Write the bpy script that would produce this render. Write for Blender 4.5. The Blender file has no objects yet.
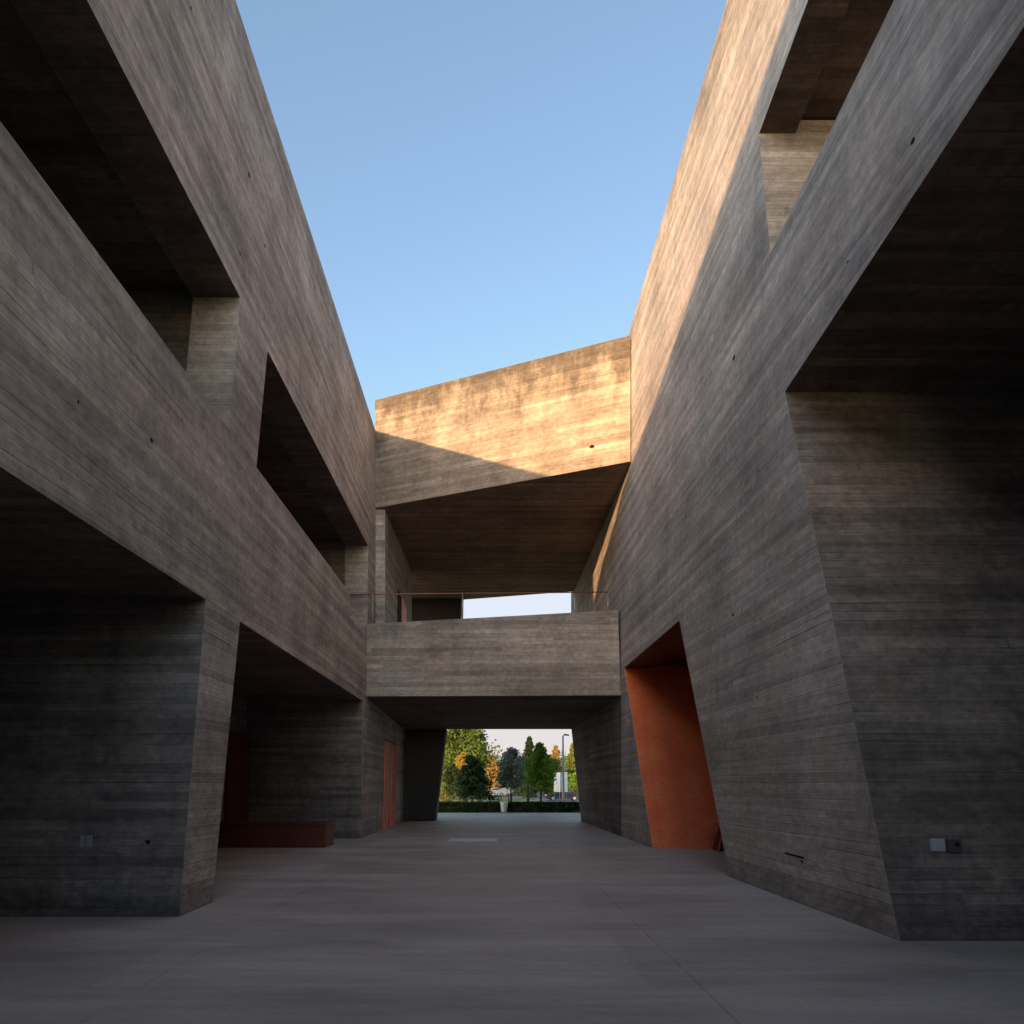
import bpy, bmesh, math, random
from mathutils import Vector, noise
from mathutils.geometry import tessellate_polygon
S = bpy.context.scene
COL = S.collection
R = math.radians
F, CX, CY, H = 600.0, 490.0, 783.0, 1.6      # focal length in px, vanishing point, eye height

# ------------------------------------------------------------------ helpers
def tag(o, label=None, cat=None, group=None, kind=None):
    if label: o['label'] = label
    if cat: o['category'] = cat
    if group: o['group'] = group
    if kind: o['kind'] = kind
    return o

def link(name, me, mat, parent=None):
    o = bpy.data.objects.new(name, me); COL.objects.link(o)
    if mat is not None and len(me.materials) == 0: me.materials.append(mat)
    if parent is not None:
        o.parent = parent
        o.matrix_parent_inverse = parent.matrix_world.inverted() if False else parent.matrix_world.inverted()
    return o

def empty(name, loc, label, cat, group=None):
    o = bpy.data.objects.new(name, None); COL.objects.link(o)
    o.location = loc; o.empty_display_size = .3
    bpy.context.view_layer.update()
    return tag(o, label, cat, group)

def finish(name, bm, mat, parent=None, bevel=0.0, smooth=False):
    bmesh.ops.remove_doubles(bm, verts=bm.verts, dist=1e-5)
    bmesh.ops.recalc_face_normals(bm, faces=bm.faces)
    me = bpy.data.meshes.new(name); bm.to_mesh(me); bm.free()
    if smooth:
        for p in me.polygons: p.use_smooth = True
    o = link(name, me, mat, parent)
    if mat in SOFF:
        me.materials.append(CONC_BOXSOFFIT_BOUNCE if mat == CONC_BOX else CONC_SOFFIT_SHADE)
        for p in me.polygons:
            if p.normal.z < -.7: p.material_index = 1  # down-facing faces recoloured: shade and bounce put into the material
    if bevel:
        m = o.modifiers.new('bev', 'BEVEL'); m.width = bevel; m.segments = 2
        m.limit_method = 'ANGLE'; m.angle_limit = R(35)
    return o

SOFF = []
def add_prism(bm, loops, f0, f1):
    """loops: outline then holes, lists of 2-D points; f0 / f1 turn one into the front / back corner."""
    flat = [p for l in loops for p in l]
    tris = tessellate_polygon([[Vector((p[0], p[1], 0)) for p in l] for l in loops])
    a = [bm.verts.new(f0(*p)) for p in flat]
    b = [bm.verts.new(f1(*p)) for p in flat]
    for t in tris:
        try:
            bm.faces.new([a[i] for i in t]); bm.faces.new([b[i] for i in reversed(t)])
        except ValueError: pass
    k = 0
    for l in loops:
        n = len(l)
        for i in range(n):
            j = (i + 1) % n
            bm.faces.new((a[k + i], a[k + j], b[k + j], b[k + i]))
        k += n
    bmesh.ops.dissolve_limit(bm, angle_limit=R(.05), verts=bm.verts, edges=bm.edges)

def prism(name, mat, parent, loops, f0, f1, bevel=0.012):
    bm = bmesh.new(); add_prism(bm, loops, f0, f1)
    return finish(name, bm, mat, parent, bevel)

def across(name, mat, parent, section, x0, x1, bevel=0.012):
    """a body with the cross-section [(y, z)] running from x0 to x1"""
    return prism(name, mat, parent, [section], lambda y, z: (x0, y, z), lambda y, z: (x1, y, z), bevel)

def plan(name, mat, parent, outline, z0, z1, bevel=0.012):
    return prism(name, mat, parent, [outline], lambda x, y: (x, y, z0), lambda x, y: (x, y, z1), bevel)

def add_box(bm, x0, x1, y0, y1, z0, z1):
    v = [bm.verts.new((x, y, z)) for x in (x0, x1) for y in (y0, y1) for z in (z0, z1)]
    for f in ((0, 1, 3, 2), (4, 6, 7, 5), (0, 4, 5, 1), (2, 3, 7, 6), (0, 2, 6, 4), (1, 5, 7, 3)):
        bm.faces.new([v[i] for i in f])

def box(name, mat, parent, x0, x1, y0, y1, z0, z1, bevel=0.01):
    bm = bmesh.new(); add_box(bm, x0, x1, y0, y1, z0, z1)
    return finish(name, bm, mat, parent, bevel)

def hull8(name, mat, parent, pts, bevel=0.006):
    """pts: four front corners then four back corners"""
    bm = bmesh.new(); v = [bm.verts.new(p) for p in pts]
    for f in ((0, 1, 2, 3), (7, 6, 5, 4), (0, 4, 5, 1), (1, 5, 6, 2), (2, 6, 7, 3), (3, 7, 4, 0)):
        bm.faces.new([v[i] for i in f])
    return finish(name, bm, mat, parent, bevel)

def add_tube(bm, pts, rad, n=8):
    rings = []
    for i, p in enumerate(pts):
        p = Vector(p)
        d = (Vector(pts[min(i + 1, len(pts) - 1)]) - Vector(pts[max(i - 1, 0)])).normalized()
        s = d.cross(Vector((0, 0, 1)) if abs(d.z) < .9 else Vector((1, 0, 0))).normalized(); t = s.cross(d)
        r = rad[i] if isinstance(rad, (list, tuple)) else rad
        rings.append([bm.verts.new(p + (s * math.cos(2 * math.pi * k / n) + t * math.sin(2 * math.pi * k / n)) * r) for k in range(n)])
    for a, b in zip(rings, rings[1:]):
        for k in range(n): bm.faces.new((a[k], a[(k + 1) % n], b[(k + 1) % n], b[k]))
    bm.faces.new(rings[0][::-1]); bm.faces.new(rings[-1])

def tube(name, mat, parent, pts, rad, n=10):
    bm = bmesh.new(); add_tube(bm, pts, rad, n)
    return finish(name, bm, mat, parent, 0, True)

# ------------------------------------------------------------------ materials
class NT:
    def __init__(s, name):
        s.m = bpy.data.materials.new(name); s.m.use_nodes = True
        s.t = s.m.node_tree; s.n = s.t.nodes
        s.b = s.n['Principled BSDF']
    def new(s, typ, **k):
        x = s.n.new(typ)
        for a, b in k.items(): setattr(x, a, b)
        return x
    def put(s, x, i, v):
        if hasattr(v, 'is_output') or isinstance(v, bpy.types.NodeSocket): s.t.links.new(v, x.inputs[i])
        else: x.inputs[i].default_value = v
    def math(s, op, a, b=0.0, c=0.0):
        x = s.new('ShaderNodeMath', operation=op)
        s.put(x, 0, a); s.put(x, 1, b); s.put(x, 2, c); return x.outputs[0]
    def vec(s, a=0.0, b=0.0, c=0.0):
        x = s.new('ShaderNodeCombineXYZ'); s.put(x, 0, a); s.put(x, 1, b); s.put(x, 2, c); return x.outputs[0]
    def noise(s, v, scale=1.0, detail=3.0, rough=.55):
        x = s.new('ShaderNodeTexNoise'); s.put(x, 'Vector', v); x.inputs['Scale'].default_value = scale
        x.inputs['Detail'].default_value = detail; x.inputs['Roughness'].default_value = rough; return x.outputs[0]
    def white(s, v):
        x = s.new('ShaderNodeTexWhiteNoise', noise_dimensions='3D'); s.put(x, 'Vector', v); return x.outputs[0]
    def rng(s, v, a, b, c, d):
        x = s.new('ShaderNodeMapRange'); s.put(x, 0, v)
        for i, q in enumerate((a, b, c, d)): x.inputs[i + 1].default_value = q
        return x.outputs[0]
    def mix(s, f, a, b, mode='MIX'):
        x = s.new('ShaderNodeMix', data_type='RGBA', blend_type=mode); s.put(x, 0, f)
        for i, v in ((6, a), (7, b)):
            if isinstance(v, tuple) and len(v) == 3: v = v + (1,)
            s.put(x, i, v)
        return x.outputs[2]
    def ramp(s, f, stops):
        x = s.new('ShaderNodeValToRGB'); s.put(x, 0, f); e = x.color_ramp.elements
        while len(e) < len(stops): e.new(.5)
        for k, (p, c) in zip(e, stops): k.position = p; k.color = c + (1,) if len(c) == 3 else c
        return x.outputs[0]
    def bump(s, h, strength, dist):
        x = s.new('ShaderNodeBump'); s.put(x, 'Height', h)
        x.inputs['Strength'].default_value = strength; x.inputs['Distance'].default_value = dist
        s.t.links.new(x.outputs[0], s.b.inputs['Normal'])
    def base(s, c):
        if isinstance(c, tuple): c = c + (1,) if len(c) == 3 else c
        s.put(s.b, 'Base Color', c)
    def setp(s, **k):
        for a, b in k.items(): s.put(s.b, a.replace('_', ' '), b)

def board_concrete(name, tint, board=.115, contrast=1.0, streak=.5, rough=.85, top=None):
    t = NT(name)
    g = t.new('ShaderNodeNewGeometry')
    sp = t.new('ShaderNodeSeparateXYZ'); t.put(sp, 0, g.outputs['Position'])
    sn = t.new('ShaderNodeSeparateXYZ'); t.put(sn, 0, g.outputs['True Normal'])
    X, Y, Z = sp.outputs
    flat = t.math('GREATER_THAN', t.math('ABSOLUTE', sn.outputs[2]), .75)
    up = t.math('SUBTRACT', 1.0, flat)
    v = t.math('ADD', t.math('MULTIPLY', Z, up), t.math('MULTIPLY', Y, flat))
    side = t.math('GREATER_THAN', t.math('ABSOLUTE', sn.outputs[0]), .7)
    u = t.math('ADD', t.math('MULTIPLY', X, t.math('SUBTRACT', 1.0, side)), t.math('MULTIPLY', Y, side))
    # boards are not laid perfectly level and differ in width
    wob = t.math('MULTIPLY', t.math('SUBTRACT', t.noise(t.vec(t.math('MULTIPLY', u, .12), t.math('MULTIPLY', v, 2.6), 0.0), 1.0, 1.0), .5), .16)
    v2 = t.math('ADD', v, wob)
    rr = t.math('DIVIDE', v2, board)
    row = t.math('FLOOR', rr); fr = t.math('FRACT', rr)
    rrow = t.white(t.vec(row, 3.1, 0.0))
    uu = t.math('ADD', t.math('DIVIDE', u, 3.9), t.math('MULTIPLY', rrow, 7.0))
    pl = t.math('FLOOR', uu); fu = t.math('FRACT', uu)
    rp = t.white(t.vec(row, pl, 9.0))
    lift = t.math('FLOOR', t.math('DIVIDE', v, 1.27)); rl = t.white(t.vec(lift, 17.0, 2.0))
    off = t.math('MULTIPLY', rp, 40.0)
    P = g.outputs['Position']
    grain = t.noise(t.vec(t.math('MULTIPLY', u, .75), t.math('ADD', t.math('MULTIPLY', v, 55.0), off), off), 1.0, 4.0, .62)
    band = t.noise(t.vec(t.math('MULTIPLY', u, .16), t.math('MULTIPLY', v, 4.2), 4.0), 1.0, 4.0, .65)
    blot = t.noise(P, .8, 6.0, .66)
    mott = t.noise(t.vec(t.math('MULTIPLY', u, 6.5), t.math('MULTIPLY', v, 8.5), 6.0), 1.0, 5.0, .74)
    pits = t.noise(P, 30.0, 2.0, .6)
    drip = t.noise(t.vec(t.math('MULTIPLY', X, 2.6), t.math('MULTIPLY', Y, 2.6), t.math('MULTIPLY', Z, .22)), 1.0, 4.0, .65)
    def var(k, n_, lo, hi, amp):
        return t.math('MULTIPLY', k, t.rng(n_, lo, hi, 1 - amp * contrast, 1 + amp * contrast * .85))
    k = var(1.0, rp, 0, 1, .13)
    k = var(k, rl, 0, 1, .04)
    k = var(k, grain, .28, .72, .12)
    k = var(k, band, .3, .7, .16)
    k = var(k, blot, .3, .7, .22)
    k = var(k, mott, .28, .72, .23)
    k = t.math('MULTIPLY', k, t.rng(drip, .52, .78, 1.0, 1 - .38 * streak))
    if top:
        zt, depth, amt = top
        near = t.rng(Z, zt - depth, zt, 0, 1)
        sn_ = t.noise(t.vec(t.math('MULTIPLY', u, 1.3), t.math('MULTIPLY', Z, .5), 5.0), 1.0, 6.0, .72)
        st = t.rng(t.math('ADD', t.math('MULTIPLY', near, .42), sn_), .66, .90, 0, 1)
        k = t.math('MULTIPLY', k, t.math('SUBTRACT', 1.0, t.math('MULTIPLY', t.math('MULTIPLY', st, t.math('GREATER_THAN', near, .001)), amt)))
    # splash dirt along the foot of the walls
    foot = t.rng(t.math('ADD', Z, t.math('MULTIPLY', mott, .7)), .35, .95, 1, 0)
    k = t.math('MULTIPLY', k, t.math('SUBTRACT', 1.0, t.math('MULTIPLY', t.math('MULTIPLY', foot, up), .28)))
    # seams between boards: broken, not everywhere, with a pale fin beside them
    e = t.math('MINIMUM', fr, t.math('SUBTRACT', 1.0, fr))
    vis = t.rng(t.noise(t.vec(t.math('MULTIPLY', u, .55), row, 1.0), 1.0, 3.0), .40, .62, 0, 1)
    vis = t.math('MULTIPLY', vis, t.rng(rrow, .15, .7, .15, 1))
    seam = t.math('MULTIPLY', t.rng(e, .03, .10, 1, 0), vis)
    fin = t.math('MULTIPLY', t.rng(t.math('ABSOLUTE', t.math('SUBTRACT', fr, .16)), .02, .07, 1, 0), t.rng(rp, .5, .9, 0, 1))
    eu = t.math('MINIMUM', fu, t.math('SUBTRACT', 1.0, fu))
    butt = t.math('MULTIPLY', t.rng(eu, .0015, .004, 1, 0), t.rng(rp, .7, .85, 0, 1))
    sm = t.math('MAXIMUM', seam, t.math('MULTIPLY', butt, .6))
    k = t.math('MULTIPLY', k, t.math('SUBTRACT', 1.0, t.math('MULTIPLY', sm, .5)))
    k = t.math('MULTIPLY', k, t.math('ADD', 1.0, t.math('MULTIPLY', fin, .13)))
    pit = t.rng(pits, .68, .76, 0, 1)
    k = t.math('MULTIPLY', k, t.math('SUBTRACT', 1.0, t.math('MULTIPLY', pit, .45)))
    warm = tuple(a * b for a, b in zip(tint, (1.03, .99, .95)))
    cool = tuple(a * b for a, b in zip(tint, (.99, 1.0, 1.0)))
    hue = t.mix(t.rng(t.noise(P, .9, 3.0), .35, .65, 0, 1), warm, cool)
    kc = t.new('ShaderNodeCombineColor')
    for i in range(3): t.put(kc, i, k)
    t.base(t.mix(1.0, hue, kc.outputs[0], 'MULTIPLY'))
    h = t.math('ADD', t.math('MULTIPLY', grain, .35), t.math('MULTIPLY', rp, .5))
    h = t.math('SUBTRACT', t.math('ADD', h, t.math('MULTIPLY', mott, .4)), t.math('ADD', t.math('MULTIPLY', sm, .8), t.math('MULTIPLY', pit, .5)))
    t.bump(h, .55, .012)
    t.setp(Roughness=rough)
    t.b.inputs['Specular IOR Level'].default_value = .25
    return t.m

CONC = board_concrete('board_concrete', (.50, .435, .385), contrast=1.5, top=(13.2, 2.2, .3))
CONC_PALE = board_concrete('board_concrete_pale', (.60, .52, .455), contrast=1.35, top=(15.2, 2.0, .35))
CONC_BOX = board_concrete('board_concrete_weathered', (.42, .335, .26), contrast=1.5, top=(14.05, 2.6, .62))
CONC_SOFFIT_SHADE = board_concrete('board_concrete_soffit_shade', (.18, .135, .11), contrast=1.5)  # darker copy for undersides, their shade put into the colour
CONC_BOXSOFFIT_BOUNCE = board_concrete('board_concrete_soffit_bounce', (.34, .235, .165), contrast=1.5)  # warm bounced light put into the colour of the roof box underside
CONC_SHADE = board_concrete('board_concrete_shaded', (.235, .205, .185), contrast=1.7, streak=.8)  # darker copy for inner and recessed walls, shade set in the colour

def floor_mat():
    t = NT('courtyard_screed')
    g = t.new('ShaderNodeNewGeometry'); P = g.outputs['Position']
    sp = t.new('ShaderNodeSeparateXYZ'); t.put(sp, 0, P); X, Y, Z = sp.outputs
    wide = t.noise(t.vec(t.math('MULTIPLY', X, .35), t.math('MULTIPLY', Y, 1.3), 0.0), 1.0, 5.0, .6)
    blot = t.noise(P, .6, 5.0, .6)
    fine = t.noise(P, 16.0, 5.0, .7)
    trow = t.noise(t.vec(t.math('MULTIPLY', X, .9), t.math('MULTIPLY', Y, 9.0), 2.0), 1.0, 4.0, .65)
    k = t.rng(wide, .3, .7, .76, 1.18)
    k = t.math('MULTIPLY', k, t.rng(blot, .3, .7, .86, 1.12))
    k = t.math('MULTIPLY', k, t.rng(fine, .3, .7, .92, 1.08))
    k = t.math('MULTIPLY', k, t.rng(trow, .3, .7, .90, 1.09))
    # expansion joints: cross joints every 2.95 m, long joints fanning with the court
    def joint(c, period, off, w):
        f = t.math('FRACT', t.math('DIVIDE', t.math('ADD', c, off), period))
        d = t.math('MULTIPLY', t.math('ABSOLUTE', t.math('SUBTRACT', f, .5)), period)
        return t.rng(d, w * .4, w, 1, 0)
    wv = t.math('MULTIPLY', t.math('SUBTRACT', t.noise(P, 3.0, 3.0), .5), .012)
    j = t.math('MAXIMUM', joint(t.math('ADD', Y, wv), 1.45, -.055, .009), t.math('MULTIPLY', joint(t.math('ADD', X, wv), 4.4, .54, .010), 1.0))
    j = t.math('MULTIPLY', j, t.rng(t.noise(P, 1.3, 2.0), .38, .6, .15, .8))
    pl = t.white(t.vec(t.math('FLOOR', t.math('ADD', t.math('DIVIDE', t.math('ADD', X, .95), 4.4), .5)), t.math('FLOOR', t.math('ADD', t.math('DIVIDE', t.math('ADD', Y, .35), 1.45), .5)), 0.0))
    k = t.math('MULTIPLY', k, t.rng(pl, 0, 1, .93, 1.06))
    k = t.math('MULTIPLY', k, t.math('SUBTRACT', 1.0, t.math('MULTIPLY', j, .42)))
    kc = t.new('ShaderNodeCombineColor')
    for i in range(3): t.put(kc, i, k)
    t.base(t.mix(1.0, t.mix(t.rng(blot, .35, .65, 0, 1), (.50, .415, .36), (.46, .395, .352)), kc.outputs[0], 'MULTIPLY'))
    t.bump(t.math('SUBTRACT', t.math('MULTIPLY', fine, .25), j), .4, .008)
    t.setp(Roughness=t.rng(wide, .3, .7, .5, .72))
    t.b.inputs['Specular IOR Level'].default_value = .4
    return t.m
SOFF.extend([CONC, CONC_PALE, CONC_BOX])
FLOOR = floor_mat()

def simple(name, c, rough=.6, metal=0.0, var=.12, scale=4.0, bump=.0, spec=.5):
    t = NT(name); g = t.new('ShaderNodeTexCoord')
    n = t.noise(g.outputs['Object'], scale, 4.0, .6)
    t.base(t.mix(t.rng(n, .3, .7, 0, 1), tuple(max(0, x * (1 - var)) for x in c), tuple(x * (1 + var) for x in c)))
    t.setp(Roughness=rough, Metallic=metal); t.b.inputs['Specular IOR Level'].default_value = spec
    if bump: t.bump(n, bump, .01)
    return t.m

def copper_mat(name, a, b, rough=.42, metal=.35):
    t = NT(name); g = t.new('ShaderNodeNewGeometry'); P = g.outputs['Position']
    n = t.noise(P, 1.3, 5.0, .65); n2 = t.noise(P, 9.0, 4.0, .6)
    sp = t.new('ShaderNodeSeparateXYZ'); t.put(sp, 0, P)
    f = t.math('FRACT', t.math('DIVIDE', t.math('ADD', sp.outputs[2], .32), 2.35))
    sheet = t.rng(t.math('ABSOLUTE', t.math('SUBTRACT', f, .5)), .0015, .004, .6, 0)
    c = t.mix(t.rng(n, .3, .7, 0, 1), a, b)
    c = t.mix(t.rng(n2, .55, .8, 0, .45), c, tuple(x * .45 for x in a))
    t.base(c); t.setp(Metallic=metal, Roughness=t.rng(n2, .3, .7, rough - .1, rough + .12))
    t.bump(n2, .15, .006)
    return t.m
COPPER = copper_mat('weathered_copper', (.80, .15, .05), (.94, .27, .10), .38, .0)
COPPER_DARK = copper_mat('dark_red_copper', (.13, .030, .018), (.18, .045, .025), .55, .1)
STEEL = simple('brushed_steel', (.55, .54, .52), .35, .8, .06, 20)
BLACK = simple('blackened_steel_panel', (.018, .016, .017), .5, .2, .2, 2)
PLATE_W = simple('pale_grey_plastic', (.46, .48, .50), .45, 0, .05, 30)
PLATE_G = simple('dark_grey_plastic', (.075, .075, .08), .5, 0, .1, 30)
HOLE = simple('black_void', (.006, .006, .006), .9)
# ------------------------------------------------------------------ right / left planes
XL = -3.72
def xr(y): return 4.155 - .02 * (y - 6)
def on_right(px, py):
    u = (px - CX) / F; y = 4.275 / (u + .02); return (y, H + (CY - py) / F * y)
def on_left(px, py):
    y = XL / ((px - CX) / F); return (y, H + (CY - py) / F * y)

# ------------------------------------------------------------------ left wing
LW = empty('concrete_building', (XL, 5, 0), 'long straight concrete wing on the left with four dark openings and a leaning pier', 'building')
YB = -40.0     # the wing runs on unseen behind the viewer, extended to block sun
TL = 17.3
outer = [(19.5, 13.05), (19.5, 0), (TL, 0), (TL + .2, 4.0), (8.93, 4.0), (8.04, 0), (7.18, 0), (7.86, 4.0), (.8, 4.0), (.8, 0), (YB, 0),
         (YB, 17.4), (-16, 17.2), (-9.2, 15.5), (-5.3, 14.6), (-2.3, 14.1), (-1.1, 13.6), (0.8, 13.1), (2.0, 12.6), (2.9, 12.1), (4.3, 11.6), (4.45, 13.05)]  # unseen stretch of the top edge, shaped to cast the shadow line
hole1 = [(8.93, 8.83), (8.56, 6.63), (-.5, 6.63), (-.5, 8.83)]
hole2 = [(10.04, 8.83), (18.3, 8.83), (18.18, 6.0), (15.9, 6.0), (15.9, 6.63), (9.56, 6.63)]
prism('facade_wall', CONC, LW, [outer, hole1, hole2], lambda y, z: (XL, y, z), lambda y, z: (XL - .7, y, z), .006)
XI = XL - .7
across('room_ceiling', CONC_SOFFIT_SHADE, LW, [(YB, 3.997), (YB, 4.45), (19.4, 4.45), (19.4, 3.997)], XL - .03, -9.6, 0)
across('cross_wall', CONC_SHADE, LW, [(7.177, 0), (7.857, 3.996), (8.90, 3.996), (8.03, 0)], XL - .003, -9.6, 0)
across('cross_wall', CONC_SHADE, LW, [(TL - .003, 0), (TL + .197, 3.996), (19.49, 3.996), (19.49, 0)], XL - .003, -9.6, 0)
box('back_wall', CONC_SHADE, LW, -9.9, -9.602, YB, 7.18, 0, 3.998, 0)
box('back_wall', CONC_SHADE, LW, -7.3, -7.0, 8.95, 17.29, 0, 3.998, 0)
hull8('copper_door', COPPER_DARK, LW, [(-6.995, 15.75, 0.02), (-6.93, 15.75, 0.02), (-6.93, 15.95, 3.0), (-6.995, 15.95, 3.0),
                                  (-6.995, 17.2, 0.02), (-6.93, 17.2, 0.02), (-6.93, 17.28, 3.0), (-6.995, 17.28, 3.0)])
# upper storey
box('cross_wall', CONC_SHADE, LW, -9.6, XI - .003, .2, .8, 0, 3.99, 0)
box('upper_cross_wall', CONC_SHADE, LW, -9.6, XI - .003, -1.0, -.5, 5.602, 9.045, 0)
across('upper_floor', CONC_SHADE, LW, [(YB, 5.2), (YB, 5.6), (19.4, 5.6), (19.4, 5.2)], XI, -9.6, 0)
across('upper_ceiling', CONC_SOFFIT_SHADE, LW, [(YB, 9.05), (YB, 9.5), (19.4, 9.5), (19.4, 9.05)], XI, -9.6, 0)
box('upper_back_wall', CONC_SHADE, LW, -9.9, -9.602, YB, 19.4, 5.2, 9.5, 0)
across('upper_cross_wall', CONC_SHADE, LW, [(9.08, 5.602), (9.08, 9.048), (9.45, 9.048), (9.45, 5.602)], XI - .002, -9.6, 0)
across('upper_cross_wall', CONC_SHADE, LW, [(18.18, 5.602), (18.33, 9.048), (19.3, 9.048), (19.3, 5.602)], XI - .002, -9.6, 0)
box('roof_slab', CONC, LW, -9.9, XI - .002, 5, 19.4, 12.3, 12.6, 0)
box('outer_wall', CONC, LW, -10.3, -9.95, YB, 19.5, 0, 12.6, 0)

# terrace wall of the left side and its copper door
plan('passage_side_wall', CONC, LW, [(-3.717, 19.502), (-3.60, 26.2), (-5.0, 26.2), (-5.0, 19.502)], 0, 4.4, 0)
tw = [(-3.42, 19.56), (-3.30, 25.3), (-5.0, 25.3), (-5.0, 19.56)]
plan('terrace_side_wall', CONC, LW, tw, 5.3, 10.535, .012)
def side_door(parent, x, y0, y1, z0, z1, lean, name='copper_door'):
    """tall narrow copper door in a wall that faces +x: frame, leaf, open dark gap, second leaf"""
    d = hull8(name, COPPER, parent, [(x, y0, z0), (x + .035, y0, z0), (x + .035, y0 + (y1 - y0) * .42, z0), (x, y0 + (y1 - y0) * .42, z0),
                             (x, y0 + lean, z1), (x + .035, y0 + lean, z1), (x + .035, y0 + lean + (y1 - y0) * .42, z1), (x, y0 + lean + (y1 - y0) * .42, z1)])
    a, b = y0 + (y1 - y0) * .42, y0 + (y1 - y0) * .58
    hull8('door_gap', HOLE, d, [(x, a, z0), (x + .008, a, z0), (x + .008, b, z0), (x, b, z0),
                           (x, a + lean, z1), (x + .008, a + lean, z1), (x + .008, b + lean, z1), (x, b + lean, z1)], 0)
    hull8('door_leaf', COPPER, d, [(x, b, z0), (x + .05, b, z0), (x + .05, y1, z0), (x, y1, z0),
                              (x, b + lean, z1), (x + .05, b + lean, z1), (x + .05, y1 + lean, z1), (x, y1 + lean, z1)])
    tube('door_handle', STEEL, d, [(x + .05, y0 + .75, 1.0 + z0), (x + .09, y0 + .75, 1.02 + z0), (x + .09, y0 + .76, 1.5 + z0), (x + .05, y0 + .76, 1.52 + z0)], .012, 6)
    bm = bmesh.new()
    add_box(bm, x, x + .06, y0 + lean - .06, y1 + lean + .02, z1, z1 + .05)
    finish('door_frame', bm, COPPER_DARK, d)
    return d
side_door(LW, -3.685, 20.5, 23.0, .005, 3.08, .5)
td = hull8('copper_door', HOLE, LW, [(-3.40, 21.7, 5.52), (-3.355, 21.7, 5.52), (-3.345, 22.6, 5.52), (-3.40, 22.6, 5.52),
                           (-3.40, 21.9, 8.75), (-3.355, 21.9, 8.75), (-3.345, 22.7, 8.6), (-3.40, 22.7, 8.6)])
hull8('door_leaf', COPPER, td, [(-3.37, 22.6, 5.52), (-3.31, 22.6, 5.52), (-3.29, 23.8, 5.52), (-3.35, 23.8, 5.52),
                           (-3.37, 22.7, 8.6), (-3.31, 22.7, 8.6), (-3.29, 23.75, 8.45), (-3.35, 23.75, 8.45)])

# ------------------------------------------------------------------ right wing
RW = empty('concrete_building', (4.1, 8, 0), 'concrete wing on the right with a leaning corner, large dark recess and copper lined doorway', 'building')
def FR(y, z): return (xr(y), y, z)
def BR(y, z): return (xr(y) + .55, y, z)
YE = -6.5
YF = 17.9
bz = lambda y: 7.05 + .129 * (8.36 - max(y, 0.0))             # beam underside
vz0 = lambda y: 9.35 + .114 * (8.78 - max(y, 0.0))            # upper opening, lower edge
vz1 = lambda y: 11.48 + .19 * (9.13 - max(y, 0.0))            # upper opening, upper edge
tz = lambda y: 14.37 + .0985 * (17.1 - max(y, -4.0))
d0, d1, d2, d3 = (14.70, 0), (17.55, 4.97), (12.75, 5.05), (10.2, 0)
outer = [(YF, tz(YF)), (YF, 0), d0, d1, d2, d3, (6.08, 0), (8.36, bz(8.36)), (0, bz(0)), (-1.2, bz(-1.2)), (-1.2, 0), (YE, 0), (YE, tz(YE)), (-4.0, tz(-4.0))]
hole = [(9.13, vz1(9.13)), (8.78, vz0(8.78)), (0, vz0(0)), (-5, vz0(-5)), (-5, vz1(-5)), (0, vz1(0))]
prism('facade_wall', CONC_PALE, RW, [outer, hole], FR, BR, .004)
xi = lambda y: xr(y) + .55
def across_r(name, mat, parent, section, x1, bevel=0, gap=.001):
    return prism(name, mat, parent, [section], lambda y, z: (xi(y) + gap, y, z), lambda y, z: (x1, y, z), bevel)
across_r('recess_wall', CONC_SHADE, RW, [(6.077, 0), (8.357, bz(8.36) - .003), (9.0, bz(8.36) - .003), (9.0, 0)], 14.0, 0, -.547)
across_r('recess_ceiling', CONC_SOFFIT_SHADE, RW, [(9.0, bz(8.36) - .003), (8.36, bz(8.36) - .003), (0, bz(0) - .003), (YE, bz(YE) - .003), (YE, bz(YE) + .4), (0, bz(0) + .4), (9.0, bz(8.36) + .4)], 14.0, 0, -.52)
box('recess_back_wall', CONC_SHADE, RW, 14.0, 14.3, YE, 9, 0, 8.6, 0)
box('recess_cross_wall', CONC_SHADE, RW, 4.87, 13.99, -1.8, -1.2, 0, 8.1, 0)
box('unseen_court_blocker', CONC_SHADE, RW, XL + .02, 4.38, -7.2, -6.52, 0, 5.2, 0)  # unseen, added behind the viewer to darken the court
box('outer_wall', CONC, RW, 14.35, 14.7, YE, 30, 0, 13, 0)
box('roof_slab', CONC, RW, 4.75, 14.3, 9.81, 29, 12.6, 12.9, 0)
box('roof_slab', CONC, RW, 4.98, 14.3, YE, 9.8, 14.0, 14.3, 0)
across_r('upper_cross_wall', CONC, RW, [(8.678, vz0(8.78) - .6), (9.168, vz1(9.13) + .25), (9.8, vz1(9.13) + .25), (9.8, vz0(8.78) - .6)], 11.0, 0, -.547)
across_r('upper_ceiling', CONC_SOFFIT_SHADE, RW, [(9.8, vz1(9.8) + .3), (0, vz1(0) + .3), (YE, vz1(YE) + .3), (YE, vz1(YE) + .6), (0, vz1(0) + .6), (9.8, vz1(9.8) + .6)], 11.0)
across_r('upper_floor', CONC_SHADE, RW, [(9.8, vz0(9.8) - 1.1), (0, vz0(0) - 1.1), (YE, vz0(YE) - 1.1), (YE, vz0(YE) - .8), (0, vz0(0) - .8), (9.8, vz0(9.8) - .8)], 11.0)
box('upper_back_wall', CONC_SHADE, RW, 11.0, 11.3, YE, 9.8, 8.7, 13.9, 0)
# terrace part of the wing, behind the bridge
prism('terrace_side_wall', CONC_PALE, RW, [[(YF + .001, 4.2), (29.0, 4.2), (29.0, 14.0), (YF + .001, 14.2)]],
      lambda y, z: (3.917, y, z), lambda y, z: (4.47, y, z), 0)
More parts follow.
